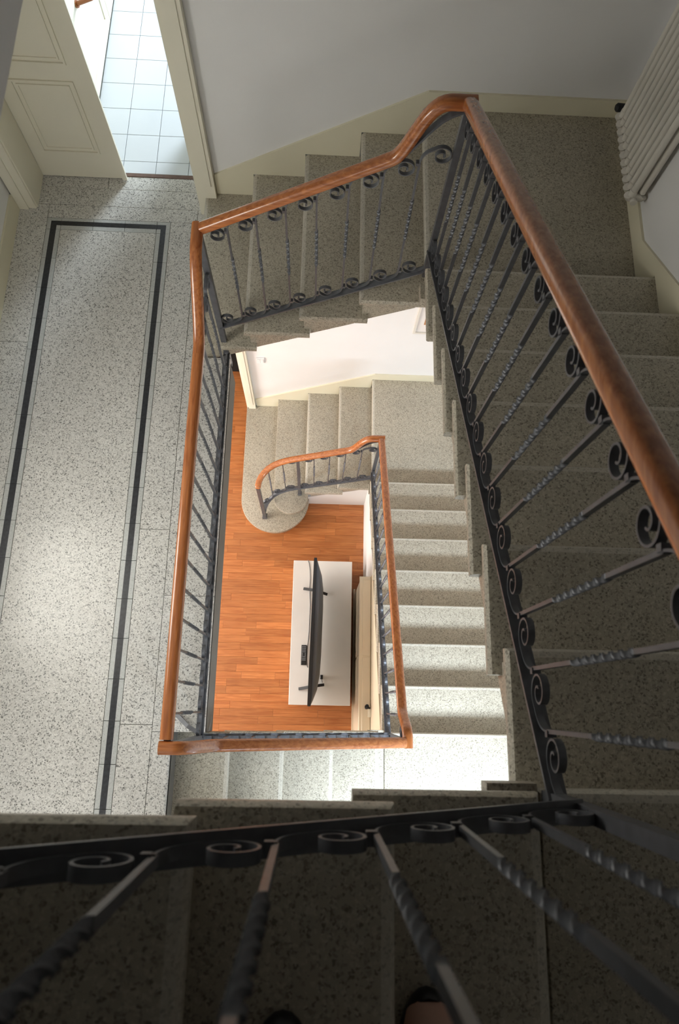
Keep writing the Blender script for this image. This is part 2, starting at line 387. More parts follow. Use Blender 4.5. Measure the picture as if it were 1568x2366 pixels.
# ------------------------------------------------------------------ kitchen behind the door
fk = empty('floor', (-0.6, 4.6, Z1)); tag(fk, 'pale square ceramic tile floor of the bright room beyond the door', kind='structure')
b = MB(); b.box((-2.6, 3.243, Z1-0.28), (2.0, 6.4, Z1-0.010)); b.build('tile_bed', 'grout', fk)
TS = 0.2077
q = MB(); q.cbox((0, 0, 0), (TS-0.003, TS-0.003, 0.0095), 0.001); tile_me = mesh('tile', q.V, q.F); tile_me.materials.append(MATS['tile_white'])
tx0, ty0 = -1.302, 3.337
for i in range(-6, 13):
    for j in range(0, 14):
        x, y = tx0+i*TS, ty0+j*TS
        if i < -1 or i > 6: continue
        link('tile', tile_me, None, fk, (x+0.0015, y+0.0015, Z1-0.0095))
q = MB(); q.cbox((0, 0, 0), (TS-0.003, ty0-3.243-0.003, 0.0095), 0.001); cut_me = mesh('tile', q.V, q.F); cut_me.materials.append(MATS['tile_white'])
for i in range(-2, 7): link('tile', cut_me, None, fk, (tx0+i*TS+0.0015, 3.2445, Z1-0.0095))
b = MB(); b.box((-2.7, YB_, Z1), (-2.6, 6.4, 5.8)); b.box((2.0, YB_, Z1), (2.1, 6.4, 5.8)); b.box((-2.7, YB_, 5.8), (2.1, 6.6, 5.9))
for (x0, x1, z0, z1) in ((-2.7, -0.40, Z1, 5.8), (1.30, 2.1, Z1, 5.8), (-0.40, 1.30, Z1, 3.70), (-0.40, 1.30, 5.20, 5.8)): b.box((x0, 6.4, z0), (x1, 6.55, z1))
structure(b.build('wall_kitchen', 'white_wall'), 'white walls of the bright tiled room beyond the door')
window('window_4', (-0.40, 6.46, 3.70), 'x', 1.7, 1.5, 'white two-sash window of the tiled room')

# panelled cupboard in the room beyond the door
cu = empty('cupboard', (-1.75, 4.45, Z1), 'cream panelled cupboard with wooden handle on the tiled floor', 'cupboard')
b = MB(); b.box((-2.05, 3.55, Z1), (-1.52, 5.4, Z1+1.0)); b.build('body', 'cream_door', cu)
for y0, y1 in ((3.56, 4.47), (4.48, 5.39)):
    b = MB(); b.box((-1.5195, y0, Z1+0.02), (-1.507, y1, Z1+0.98))
    for (a0, a1, z0, z1) in ((y0+0.09, y1-0.09, 0.10, 0.115), (y0+0.09, y1-0.09, 0.86, 0.875), (y0+0.09, y0+0.105, 0.115, 0.86), (y1-0.105, y1-0.09, 0.115, 0.86)):
        b.box((-1.508, a0, Z1+z0), (-1.500, a1, Z1+z1))
    d_ = b.build('door', 'cream_door', cu)
    b = MB(); ym = (y0+y1)/2
    yh = ym-0.065
    b.cyl((-1.506, yh, Z1+0.536), (-1.40, yh, Z1+0.578), 0.013, 12); b.cyl((-1.507, yh, Z1+0.536), (-1.497, yh, Z1+0.540), 0.022, 12)
    b.build('handle', 'handle_wood', d_, True)

# ------------------------------------------------------------------ first-floor double door
dr = empty('door_1', (-1.32, 3.2, Z1)); tag(dr, 'cream panelled double door with one leaf closed and one open', kind='structure')
def leaf(x0, x1, y, zb, h, parent):
    """panelled leaf in the plane y, facing -y"""
    m = MB(); m.box((x0, y, zb), (x1, y+0.035, zb+h)); L = m.build('leaf', 'cream_door', parent)
    for z0, z1 in ((0.20, 0.70), (0.80, 1.95)):
        m = MB()
        for (a, w_, d) in ((0.0, 0.012, 0.009), (0.028, 0.01, 0.006)):
            X0, X1, A0, A1 = x0+0.075+a, x1-0.09-a, zb+z0+a, zb+z1-a
            m.box((X0, y-d, A0), (X1, y+0.001, A0+w_)); m.box((X0, y-d, A1-w_), (X1, y+0.001, A1))
            m.box((X0, y-d, A0+w_), (X0+w_, y+0.001, A1-w_)); m.box((X1-w_, y-d, A0+w_), (X1, y+0.001, A1-w_))
        m.build('panel_moulding', 'cream_door', L)
    return L
leaf(D1[0]+0.003, -1.285, 3.195, Z1+0.006, DT+0.05, dr)
# the meeting edge strip
b = MB(); b.cbox((-1.292, 3.180, Z1+0.006), (-1.262, 3.194, Z1+DT+0.05), 0.002); b.build('meeting_strip', 'cream_door', dr)
# open leaf, swung back into the room along the right jamb
b = MB(); b.box((-0.842, 3.25, Z1+0.008), (-0.806, 3.69, Z1+DT+0.05)); b.build('leaf', 'cream_door', dr)

def casing(parent, zb, x_in0, x_in1, ztop, splay=0.065, right_out=-0.662, left_out=-1.905, zr=0.17):
    # right lining (splayed) and architrave
    m = MB(); m.prism([(x_in1-0.003, 3.214), (x_in1+0.12, 3.214), (x_in1+0.12, 2.955), (x_in1+splay, 2.955), (x_in1+splay-0.004, 2.985)], 'z', zb, ztop)
    m.build('jamb', 'cream_door', parent)
    m = MB(); m.box((x_in1+splay+0.022, 2.937, zb+zr), (right_out, 2.984, ztop+0.1)); m.box((x_in1+splay+0.034, 2.930, zb+zr+0.1), (right_out-0.02, 2.937, ztop+0.1)); m.build('architrave', 'cream_door', parent)
    # left
    m = MB(); m.box((x_in0-0.115, 2.960, zb), (x_in0+0.002, 3.1945, ztop)); m.build('jamb', 'cream_door', parent)
    m = MB(); m.box((left_out, 2.938, zb), (x_in0-0.052, 2.96, ztop+0.1)); m.box((x_in0-0.052, 2.948, zb), (x_in0-0.006, 2.96, ztop+0.1)); m.build('architrave', 'cream_door', parent)
    m = MB(); m.box((x_in0, 2.94, ztop), (x_in1+splay, 3.195, ztop+0.1)); m.build('door_head', 'cream_door', parent)
casing(dr, Z1, D1[0], D1[1], Z1+DT+0.06)
d0 = empty('door_2', (-1.28, 3.1, 0)); tag(d0, 'cream door frame of the open doorway on the wooden ground floor', kind='structure')
casing(d0, 0.0, D0[0], D0[1], DT, splay=0.045, right_out=-0.665, left_out=-1.88, zr=0.175)

# ------------------------------------------------------------------ staircases
def tread(q, u0, u1, v0, v1, ztop, fn, th=0.05):
    """tread slab: nosing along u0, free rounded side at v0, square elsewhere; fn maps (u,v,z) to world"""
    lay = [(0.010, ztop-th), (0.003, ztop-th+0.004), (0.0, ztop-th+0.012), (0.0, ztop-0.020), (0.007, ztop-0.006), (0.022, ztop)]
    V = []; F = []
    q.nose = []
    for d, z in lay: V += [fn(u0+d, v0+d, z), fn(u1, v0+d, z), fn(u1, v1, z), fn(u0+d, v1, z)]
    for l in range(len(lay)-1):
        for i in range(4):
            if i == 3 and l >= 3: q.nose.append(len(F))
            F.append((l*4+i, l*4+(i+1) % 4, (l+1)*4+(i+1) % 4, (l+1)*4+i))
    F += [(3, 2, 1, 0), tuple(20+i for i in range(4))]
    q.add(V, F)
def nosed(o, q):
    """polished, paler rounded nosing"""
    o.data.materials.append(MATS['nosing_terrazzo'])
    for i in q.nose: o.data.polygons[i].material_index = 1
    return o
def body_profile(t):
    return [(0.024, -0.0505), (0.024, -r-0.0005+0.001), (0.0565, -r+0.0005), (0.0565, -0.216), (0.29, -0.098), (t+0.015, -0.0505)]
SB = 0.032       # the body of each step is set back under its tread
def one_step(u, v0, v1, ztop, t, fn, parent):
    q = MB(); tread(q, 0.0, t+0.055, v0, v1, ztop, fn)
    P = body_profile(t); n_ = len(P)
    V = [fn(s_, v0+SB, ztop+z) for s_, z in P]+[fn(s_, v1, ztop+z) for s_, z in P]
    q.add(V, [tuple(range(n_)), tuple(range(2*n_-1, n_-1, -1))]+[(i, (i+1) % n_, n_+(i+1) % n_, n_+i) for i in range(n_)])
    return nosed(q.build('step', 'stair_terrazzo', parent, True), q)
def A_step(k, F, parent, y0, y1):
    return one_step(0, y0, y1, F+k*r, tA, lambda u, v, z: Vector((xA[k-1]+u, v, z)), parent)
def B_step(k, F, parent):
    return one_step(0, FE_B, XR_W-0.013, F+(5+k)*r, tB, lambda u, v, z: Vector((v, yB[k-1]-u, z)), parent)
def C_step(k, F, parent):
    return one_step(0, -FE_C, -(YF+0.013), F+(13+k)*r, tC, lambda u, v, z: Vector((xC[k-1]-u, -v, z)), parent)
def landing_parts(F, st):
    """corner landings: thin terrazzo slab with nosings on a set-back core"""
    # first corner (between the +x and -y flights)
    z = F+5*r
    q = MB(); tread(q, 0.0, XR_W-0.013-xA[4], FE_A, YW-0.013, z, lambda u, v, zz: Vector((xA[4]+u, v, zz)))
    q.box((xA[4]+0.024, FE_A+SB, z-r+0.001), (xA[4]+0.10, YW-0.013, z-0.0505)); q.box((xA[4]+0.1005, FE_A+SB, z-0.13), (XR_W-0.013, YW-0.013, z-0.0505))
    nosed(q.build('landing', 'stair_terrazzo', st, True), q)
    q = MB(); q.prism([(FE_B, yB[0]-0.055), (XR_W-0.013, yB[0]-0.055), (XR_W-0.013, FE_A-0.0005), (FE_B, FE_A-0.0005)], 'z', z-0.05, z); q.build('landing', 'stair_terrazzo', st)
    # second corner (between the -y and -x flights)
    z = F+13*r
    q = MB(); tread(q, 0.0, yB[7]-(YF+0.013), FE_B, XR_W-0.013, z, lambda u, v, zz: Vector((v, yB[7]-u, zz)))
    q.box((FE_B+SB, yB[7]-0.10, z-r+0.001), (XR_W-0.013, yB[7]-0.024, z-0.0505)); q.box((FE_B+SB, YF+0.013, z-0.13), (XR_W-0.013, yB[7]-0.1005, z-0.0505))
    nosed(q.build('landing', 'stair_terrazzo', st, True), q)
    q = MB(); q.prism([(xC[0]-0.055, YF+0.013), (FE_B-0.0005, YF+0.013), (FE_B-0.0005, FE_C), (xC[0]-0.055, FE_C)], 'z', z-0.05, z); q.build('landing', 'stair_terrazzo', st)
def staircase(F, label, first_curved):
    st = empty('staircase', (1.0, 1.0, F+0.0), label, 'staircase')
    for k in range(1, 5):
        if first_curved and k <= 2: continue
        A_step(k, F, st, FE_A, YW-0.013)
    if first_curved:
        # bullnose first step and rounded second step
        def round_step(x0, xc, R, xr, ztop, zb, yc, ye):
            outl = [(x0, ye)]
            n_ = 24
            for i in range(n_+1):
                a = PI+PI*i/n_; outl.append((xc+R*math.cos(a), yc+R*math.sin(a)))
            outl += [(xr, yc), (xr, ye)]
            cx_ = xc
            def inset(d):
                o_ = [(x0+d, ye)]
                for i in range(n_+1):
                    a = PI+PI*i/n_; o_.append((xc+(R-d)*math.cos(a), yc+(R-d)*math.sin(a)))
                return o_+[(xr, yc), (xr, ye)]
            layers = [(0.03, zb), (0.022, ztop-0.046), (0.006, ztop-0.043), (0.0, ztop-0.034), (0.0, ztop-0.013), (0.004, ztop-0.004), (0.013, ztop)]
            V = []; Fc = []; m_ = len(outl)
            for d, z in layers: V += [(x, y, z) for x, y in inset(d)]
            for l in range(len(layers)-1):
                for i in range(m_): Fc.append((l*m_+i, l*m_+(i+1) % m_, (l+1)*m_+(i+1) % m_, (l+1)*m_+i))
            Fc.append(tuple(range(m_))); Fc.append(tuple((len(layers)-1)*m_+i for i in range(m_)))
            return MB().add(V, Fc)
        q = round_step(xA[0]-0.026, -0.4225, 0.335, -0.0875, r, 0.0, 1.965, YW-0.013); q.build('step', 'stair_terrazzo', st, True)
        q = round_step(xA[1], -0.262, 0.166, -0.096, 2*r, r+0.0005, 1.945, YW-0.013); q.build('step', 'stair_terrazzo', st, True)
    for k in range(1, 8): B_step(k, F, st)
    landing_parts(F, st)
    for k in range(1, 5): C_step(k, F, st)
    return st
staircase(0.0, 'lower terrazzo stairs rising from the wooden floor with rounded first step', True)
staircase(Z1, 'upper terrazzo stairs in shade rising from the corridor past the radiator', False)

# skirting that follows the stairs
def skirt(name, F, label, low):
    root = empty(name, (0.5, 2.97, F)); tag(root, label, kind='structure')
    def nz(x): return F+(1+(x-xA[0])/tA)*r
    xs = xA[0]+0.075 if low else -0.660
    top = [(xs, nz(xs)+0.11), (0.50, F+5*r+0.100), (XR_W-0.0005, F+5*r+0.10)]
    bot = [(XR_W-0.0005, F+5*r), (xA[4], F+5*r)]
    for k in (4, 3, 2, 1): bot += [(xA[k], F+k*r), (max(xA[k-1], xs) if k > 1 else xs, F+k*r)]
    q = MB(); q.prism(bot[::-1]+top[::-1], 'y', YW-0.0125, YW-0.0003); q.build('skirting_board', 'cream_paint', root)
    # right wall
    pts_t = [(YW-0.013, F+5*r+0.10), (2.15, F+5*r+0.10), (yB[7], F+13*r+0.10), (YF+0.0005, F+13*r+0.10)]
    pb = [(YF+0.0005, F+13*r), (yB[7], F+13*r)]
    for k in range(8, 0, -1): pb += [(yB[k-1], F+(4+k)*r)] + ([(yB[k-2], F+(4+k)*r)] if k > 1 else [])
    pb += [(YW-0.013, F+5*r)]
    q = MB(); q.prism(pts_t+pb, 'x', XR_W-0.0125, XR_W-0.0003); q.build('skirting_board', 'cream_paint', root)
skirt('baseboard_upper', Z1, 'cream skirting board climbing beside the upper stairs', False)
skirt('baseboard_lower', 0.0, 'cream skirting board climbing beside the lower stairs', True)
b = MB(); b.box((XL_W+0.0003, YF+0.001, Z1), (XL_W+0.013, 2.937, Z1+0.13))
structure(b.build('baseboard_left', 'cream_paint'), 'cream skirting board along the corridor wall')

# ------------------------------------------------------------------ walls under the lower stairs
b = MB()
def nzA(x): return (1+(x-xA[0])/tA)*r
def nzB(y): return (6+(yB[0]-y)/tB)*r
def nzC(x): return (14+(xC[0]-x)/tC)*r
b.prism([(-0.10, 0), (0.49, 0), (0.49, nzA(0.49)-0.30), (-0.10, nzA(-0.10)-0.30)], 'y', 1.985, 2.06)
b.prism([(1.985, 0), (1.985, 0.72), (1.80, nzB(1.80)-0.36), (1.06, nzB(1.06)-0.36), (1.06, 0)], 'x', 0.474, 0.54)
structure(b.build('wall_understair', 'white_wall'), 'white plaster wall filling the space under the lower stairs')
cl = empty('understair_cupboard', (0.43, 0.43, 0), 'beige built-in cupboard with black knob beneath the lower stairs', 'cupboard')
b = MB(); b.box((0.392, -0.22, 0), (0.473, 1.058, 0.97)); b.build('body', 'beige_cupboard', cl)
b = MB(); b.box((0.376, -0.22, 0), (0.3915, 1.10, 0.10)); b.build('plinth', 'beige_cupboard', cl)
b = MB(); b.cbox((0.375, -0.22, 0.9705), (0.4735, 1.06, 1.0), 0.006); b.build('ledge', 'beige_cupboard', cl)
for y0, y1 in ((-0.2, 0.40), (0.42, 1.04)):
    b = MB(); b.box((0.384, y0, 0.14), (0.3915, y1, 0.94)); d_ = b.build('door', 'beige_cupboard', cl)
b = MB(); b.prism([(1.058, 0.0), (1.058, nzB(1.058)-0.37), (-0.22, nzB(-0.22)-0.40), (-0.22, 0.0)], 'x', 0.474, 0.53); b.build('upper_panel', 'beige_cupboard', cl)
b = MB(); b.cbox((0.402, 0.40, 1.0005), (0.470, 1.03, 1.006), 0.003); b.cbox((0.402, -0.2, 1.0005), (0.470, 0.385, 1.006), 0.003); b.build('moulding', 'beige_cupboard', cl)
b = MB(); b.box((0.452, -0.083, 1.0065), (0.486-0.014, -0.02, 1.05)); lk = b.build('lock_case', 'cream_door', cl); lk['label'] = 'pale lock case'
b = MB(); b.cyl((0.462, -0.012, 1.02), (0.452, -0.008, 1.045), 0.008, 10); b.cyl((0.452, -0.008, 1.045), (0.438, -0.002, 1.06), 0.010, 12, 0.021); b.cyl((0.438, -0.002, 1.06), (0.430, 0.002, 1.066), 0.021, 12, 0.012)
kn = b.build('knob', 'black_plastic', cl, True); kn['label'] = 'black knob'

# ------------------------------------------------------------------ ground floor: wooden strips
f0 = empty('floor', (-1.5, 1.0, 0)); tag(f0, 'orange-brown wooden strip floor of the ground floor room', kind='structure')
b = MB(); b.box((-4.0, YF, -0.1), (XR_W, YB_, -0.016)); b.build('floor_core', 'joint', f0)
PW = 0.068
vis = []; rest = MB()
row = 0; y = YF
while y < YB_-0.005:
    y1 = min(y+PW, YB_)
    x = -4.0-random.random()*0.5
    while x < 0.60:
        L = random.choice((0.32, 0.42, 0.5, 0.5, 0.62, 0.74)); x1 = min(x+L, 0.60); xa = max(x, -4.0)
        if x1-xa > 0.02:
            visible = (x1 > -1.05 and xa < 0.48 and y1 > -0.30)
            if y > 2.05 and xa > -0.72: visible = False
            if visible: vis.append((xa, y, x1, y1))
            else: rest.box((xa+0.0006, y+0.0006, -0.016), (x1-0.0006, y1-0.0006, 0.0))
        x = x1
    y += PW; row += 1
for (x0, y0, x1, y1) in vis[:300]:
    q = MB(); q.cbox((x0+0.0005, y0+0.0005, -0.016), (x1-0.0005, y1-0.0005, 0.0), 0.0007); q.build('plank', 'plank_wood', f0, org=((x0+x1)/2, (y0+y1)/2, 0))
for (x0, y0, x1, y1) in vis[300:]: rest.box((x0+0.0006, y0+0.0006, -0.016), (x1-0.0006, y1-0.0006, 0.0))
ro = rest.build('planks', 'plank_wood', f0); ro['kind'] = 'stuff'
# room behind the ground-floor doorway
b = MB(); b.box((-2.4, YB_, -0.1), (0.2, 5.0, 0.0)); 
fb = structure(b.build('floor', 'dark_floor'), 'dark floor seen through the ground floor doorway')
b = MB()
strip = empty('trim_2', (-1.28, 3.3, 0)); tag(strip, 'wooden floor continuing through the ground floor doorway', kind='structure')
for i in range(4):
    q = MB(); q.cbox((-2.0, YB_+0.001+i*0.058, 0.0005), (-0.70, YB_+0.0575+i*0.058, 0.004), 0.0007); q.build('plank', 'plank_wood', strip)
b = MB(); b.box((-2.5, YB_, 0), (-2.4, 5.0, 2.78)); b.box((0.2, YB_, 0), (0.3, 5.0, 2.78)); b.box((-2.5, 5.0, 0), (0.3, 5.1, 2.78)); b.box((-2.5, YB_, 2.68), (0.3, 5.1, 2.775))
structure(b.build('wall_backroom', 'white_wall'), 'walls of the unlit room behind the ground floor doorway')

# ------------------------------------------------------------------ railings
SP = 0.1275
def bar_mesh(H, plane_dir, name='baluster'):
    """flat iron bar, twisted in its middle; local origin at its foot line"""
    s = Vector(plane_dir); p = Vector((-s.y, s.x, 0))
    V = []; F = []; z0, z1 = 0.045, H-0.045
    hs, hp = 0.0042, 0.0065
    t0, t1 = H*0.36, H*0.69; turns = 3.5
    zs = [z0, t0-0.002]+[t0+(t1-t0)*i/56 for i in range(57)]+[t1+0.002, z1]
    for z in zs:
        f_ = min(1, max(0, (z-t0)/(t1-t0))); a = turns*2*PI*f_
        tw = t0 <= z <= t1
        A, B_ = (hs*1.0, hp*1.12) if tw else (hs, hp)
        c_, s_ = math.cos(a), math.sin(a)
        for u, v in ((-A, -B_), (A, -B_), (A, B_), (-A, B_)):
            uu, vv = u*c_-v*s_, u*s_+v*c_
            V.append(s*uu+p*vv+Vector((0, 0, z)))
    for i in range(len(zs)-1):
        for j in range(4): F.append((i*4+j, i*4+(j+1) % 4, (i+1)*4+(j+1) % 4, (i+1)*4+j))
    F.append((0, 1, 2, 3)); e = (len(zs)-1)*4; F.append((e+3, e+2, e+1, e))
    return mesh(name, V, F)
def scroll_path(slope, L=SP):
    """2D (s,z) path of the foot scroll: from the spiral's eye to the upright bar, bar at s=0, base line z=slope*s"""
    ph = math.atan(slope); c_, s_ = math.cos(ph), math.sin(ph)
    Ls = L/c_; Rr = 0.042
    cy = Rr+0.003; cx = (-(L-Rr-0.008)+cy*s_)/c_
    pts = []
    N = 34; tot = 2*PI*1.42
    for i in range(N+1):
        f_ = i/N; th = -PI/2-tot*(1-f_)     # ends at the bottom of the spiral
        rr = 0.007+(Rr-0.007)*(f_**0.85)
        e1, e2 = cx+rr*math.cos(th), cy+rr*math.sin(th)
        pts.append((e1, e2))
    q0 = (-0.040, 0.004); pts += [(-0.052, 0.004), q0]
    W = [(a*c_-b_*s_, a*s_+b_*c_) for a, b_ in pts]
    p0 = W[-1]; p1 = (0.0, 0.004/c_); p2 = (0.0, 0.052)
    for i in range(1, 9):
        t = i/8; W.append(tuple((1-t)**2*p0[j]+2*t*(1-t)*p1[j]+t*t*p2[j] for j in (0, 1)))
    return W
def scroll_mesh(slope, plane_dir, flip=False, H=0):
    s = Vector(plane_dir); p = Vector((-s.y, s.x, 0)); W = scroll_path(slope)
    path = [(s*a+Vector((0, 0, b_))) if not flip else (-s*a+Vector((0, 0, H-b_))) for a, b_ in W]
    q = MB(); q.ribbon(path, 0.016, 0.0045, p)
    # little collar where the spiral touches its neighbour
    ph = math.atan(slope); c_, s_ = math.cos(ph), math.sin(ph); Ls = SP/c_
    a, b_ = -(Ls-0.006), 0.046
    w_ = (a*c_-b_*s_, a*s_+b_*c_); w_ = (-SP+0.006, slope*(-SP)+0.050)
    cc = s*w_[0]+Vector((0, 0, w_[1])) if not flip else -s*w_[0]+Vector((0, 0, H-w_[1]))
    d1 = s*0.006; d2 = p*0.0095; d3 = Vector((0, 0, 0.007))
    V = [cc+d1*i+d2*j+d3*k for i in (-1, 1) for j in (-1, 1) for k in (-1, 1)]
    q.add(V, [(0, 1, 3, 2), (4, 6, 7, 5), (0, 4, 5, 1), (2, 3, 7, 6), (0, 2, 6, 4), (1, 5, 7, 3)])
    return mesh('scroll', q.V, q.F, True)
def rail_prof(w_=0.052, h=0.046):
    pts = []
    for i in range(18):
        a = 2*PI*i/18; ca, sa = math.cos(a), math.sin(a)
        e_ = 0.72
        pts.append((w_/2*math.copysign(abs(ca)**e_, ca), h/2*math.copysign(abs(sa)**e_, sa)))
    return pts
PROF = rail_prof()
HH = 0.865      # handrail top above the nosing line
BB = 0.050      # base bar above the nosing line
HL = 0.885      # handrail top above the level floor
def sm(t): t = min(1, max(0, t)); return t*t*(3-2*t)

def run(parent, P0, d, length, zfun, slope, hh, n, goose=None, post_end=True, skip=0, start_s=0.0, first=1):
    """one straight run of balustrade; P0 = (x,y) start, d uphill unit vector, zfun(s)= nosing line"""
    d = Vector((d[0], d[1], 0)); p = Vector((-d.y, d.x, 0)); P0 = Vector((P0[0], P0[1], 0))
    def W(s, z): return P0+d*s+Vector((0, 0, z))
    sp = length/n
    H = hh-BB-0.050       # between base bar and the iron bar under the handrail
    bm_ = bar_mesh(H, d); lo = scroll_mesh(slope, d); hi = scroll_mesh(slope, d, True, H)
    for m_ in (bm_, lo, hi): m_.materials.append(MATS['iron'])
    for i in range(1, n):
        s = i*sp
        if s < start_s: continue
        o = link('baluster', bm_, None, parent, W(s, zfun(s)+BB+0.004))
        link('lower_scroll', lo, None, o, W(s, zfun(s)+BB+0.004))
        link('upper_scroll', hi, None, o, W(s, zfun(s)+BB+0.004))
    # scrolls that grow out of the end posts
    if start_s == 0: link('upper_scroll', hi, None, parent, W(0, zfun(0)+BB+0.004))
    link('lower_scroll', lo, None, parent, W(length, zfun(length)+BB+0.004))
    # base bar and top bar
    q = MB(); prof = [(-0.019, -0.004), (0.019, -0.004), (0.019, 0.004), (-0.019, 0.004)]
    q.sweep([W(start_s, zfun(start_s)+BB), W(length, zfun(length)+BB)], prof, p); q.build('base_bar', 'iron', parent)
    q = MB(); prof = [(-0.014, -0.004), (0.014, -0.004), (0.014, 0.004), (-0.014, 0.004)]
    ss = [start_s+(length-start_s)*i/40 for i in range(41)]
    def rise(s): return 0.0 if not goose else goose[1]*sm((s-(length-goose[0]))/(goose[0]-goose[2]))
    q.sweep([W(s, zfun(s)+hh-0.045+rise(s)) for s in ss], prof, p); q.build('top_bar', 'iron', parent)
    return W, rise
def handrail(parent, pts, side, seams=()):
    """handrail in pieces split at seams (indices)"""
    idx = [0]+list(seams)+[len(pts)-1]
    for a, b_ in zip(idx[:-1], idx[1:]):
        q = MB(); sd = side[a:b_+1] if isinstance(side, list) else side
        q.sweep(pts[a:b_+1], PROF, sd); dxy = pts[b_]-pts[a]; q.build('handrail', 'rail_wood_x' if abs(dxy.x) > abs(dxy.y) else 'rail_wood_y', parent, True)
def post(parent, x, y, z0, z1, w_=0.026):
    q = MB(); q.box((x-w_/2, y-w_/2, z0), (x+w_/2, y+w_/2, z1)); return q.build('post', 'iron', parent)

def flights(F, root, lower):
    # flight going +x
    def zA(s): return F+(1+(RX0+s-xA[0])/tA)*r
    LA = RX1-RX0; sA = r/tA
    sB, sC = r/tB, r/tC
    LBn = RY1-RY0
    def zB(s): return F+(6+(yB[0]-(RY1-s))/tB)*r
    def zC(s): return F+(14+(xC[0]-(RX1-s))/tC)*r
    gA = zB(0)-zA(LA)+0.0
    gB = zC(0)-zB(LBn)
    start = 0.0
    x2 = -0.176
    if lower: start = x2-RX0
    W, rise = run(root, (RX0, RY1), (1, 0), LA, zA, sA, HH, 8, (0.24, gA, 0.05), start_s=start)
    o_ = 0.026
    n_ = 60; s0 = start if lower else 0.02
    ss = [s0+(LA+o_-s0)*i/n_ for i in range(n_+1)]
    hp = [W(s, (zA(s) if s < LA-0.05 else zA(LA-0.05)+(s-LA+0.05)*0.15)+HH-0.023+rise(s)) for s in ss]
    # flatten: blend the last stretch to level
    tgt = zB(0)+HH-0.023
    for i, s in enumerate(ss):
        f_ = sm((s-(LA-0.22))/0.17); hp[i].z = hp[i].z*(1-f_)+tgt*f_ if s > LA-0.22 else hp[i].z
    if lower:
        # curved start down to the newel on the first step
        plan = [(-0.512, 1.792), (-0.506, 1.83), (-0.490, 1.868), (-0.462, 1.905), (-0.425, 1.937), (-0.378, 1.96), (-0.325, 1.974), (-0.27, 1.981), (-0.22, 1.983)]
        pre = [Vector((x, y, zA(x-RX0)+HH-0.023)) for x, y in plan]
        pre[0].z -= 0.004
        sides = []
        allp = pre+hp
        for i in range(len(allp)):
            t = allp[min(i+1, len(allp)-1)]-allp[max(i-1, 0)]; sides.append(Vector((-t.y, t.x, 0)).normalized())
        handrail(root, allp, sides, (len(pre)+int(n_*0.74),))
        # end cap: rounded volute nose
        q = MB(); e0 = pre[0]
        t = (pre[0]-pre[1]); t.z = 0; t.normalize()
        q.sweep([e0+t*0.0, e0+t*0.012, e0+t*0.02, e0+t*0.024], PROF, sides[0]); 
        n__ = len(PROF)
        for l, f_ in ((1, 0.92), (2, 0.72), (3, 0.4)):
            c0 = e0+t*(0.0, 0.012, 0.02, 0.024)[l]
            for j in range(n__): q.V[l*n__+j] = c0+(q.V[l*n__+j]-c0)*f_
        q.build('handrail_end', 'rail_wood_y', root, True)
        # curved base and top bars
        for nm, off, w_ in (('base_bar', BB, 0.019), ('top_bar', HH-0.047, 0.014)):
            q = MB(); q.sweep([Vector((x, y, zA(x-RX0)+off)) for x, y in plan]+[W(start, zA(start)+off)], [(-w_, -0.004), (w_, -0.004), (w_, 0.004), (-w_, 0.004)], sides[:len(plan)]+[Vector((0, 1, 0))])
            q.build(nm, 'iron', root)
        # newel post and second post
        q = MB(); q.box((-0.529, 1.770, r), (-0.499, 1.800, zA(-0.514-RX0)+HH-0.045)); nw = q.build('newel_post', 'iron', root)
        q = MB(); q.cbox((-0.537, 1.760, r), (-0.493, 1.810, r+0.05), 0.01); q.build('post_shoe', 'iron', nw)
        q = MB(); q.box((x2-0.013, RY1-0.013, 2*r), (x2+0.013, RY1+0.013, zA(x2-RX0)+HH-0.045)); p2 = q.build('post', 'iron', root)
        q = MB(); q.cbox((x2-0.018, RY1-0.02, 2*r), (x2+0.018, RY1+0.02, 2*r+0.03), 0.006); q.build('post_shoe', 'iron', p2)
        # two balusters on the curve
        H = HH-BB-0.05
        for k_, (x, y, dx, dy) in enumerate(((-0.432, 1.932, 0.78, 0.62), (-0.307, 1.977, 0.985, 0.17))):
            d = Vector((dx, dy, 0)).normalized(); bmh = bar_mesh(H, d); lo = scroll_mesh(sA*dx, d); hi = scroll_mesh(sA*dx, d, True, H)
            for m_ in (bmh, lo, hi): m_.materials.append(MATS['iron'])
            zz = zA(x-RX0)+BB+0.004
            o = link('baluster', bmh, None, root, (x, y, zz)); link('lower_scroll', lo, None, o, (x, y, zz)); link('upper_scroll', hi, None, o, (x, y, zz))
        d = Vector((1, 0, 0)); lo = scroll_mesh(sA, d); lo.materials.append(MATS['iron']); link('lower_scroll', lo, None, root, (x2-0.004, RY1, zA(x2-RX0)+BB+0.004))
    else:
        handrail(root, hp, Vector((0, 1, 0)), (int(n_*0.74),))
        post(root, RX0, RY1, F-0.12, zA(0)+HH-0.05, 0.03)
    post(root, RX1, RY1, F+5*r, zB(0)+HH-0.04)
    # flight going -y
    W, rise = run(root, (RX1, RY1), (0, -1), LBn, zB, sB, HH, 17, (0.16, gB, 0.03))
    n_ = 80; ss = [0.018+(LBn+o_-0.018)*i/n_ for i in range(n_+1)]
    tgt = zC(0)+HH-0.023; hp = []
    for s in ss:
        z = zB(s)+HH-0.023
        if s > LBn-0.15: f_ = sm((s-(LBn-0.15))/0.12); z = z*(1-f_)+tgt*f_
        hp.append(W(s, z))
    handrail(root, hp, Vector((1, 0, 0)), (int(n_*0.9),))
    post(root, RX1, RY0, F+13*r, zC(0)+HH-0.04)
    # flight going -x
    LC = RX1-RX0
    level = (F+18*r)+HL-0.023
    gC = (F+18*r)+HL-(zC(LC)+HH)
    W, rise = run(root, (RX1, RY0), (-1, 0), LC, zC, sC, HH, 8, (0.16, gC, 0.03))
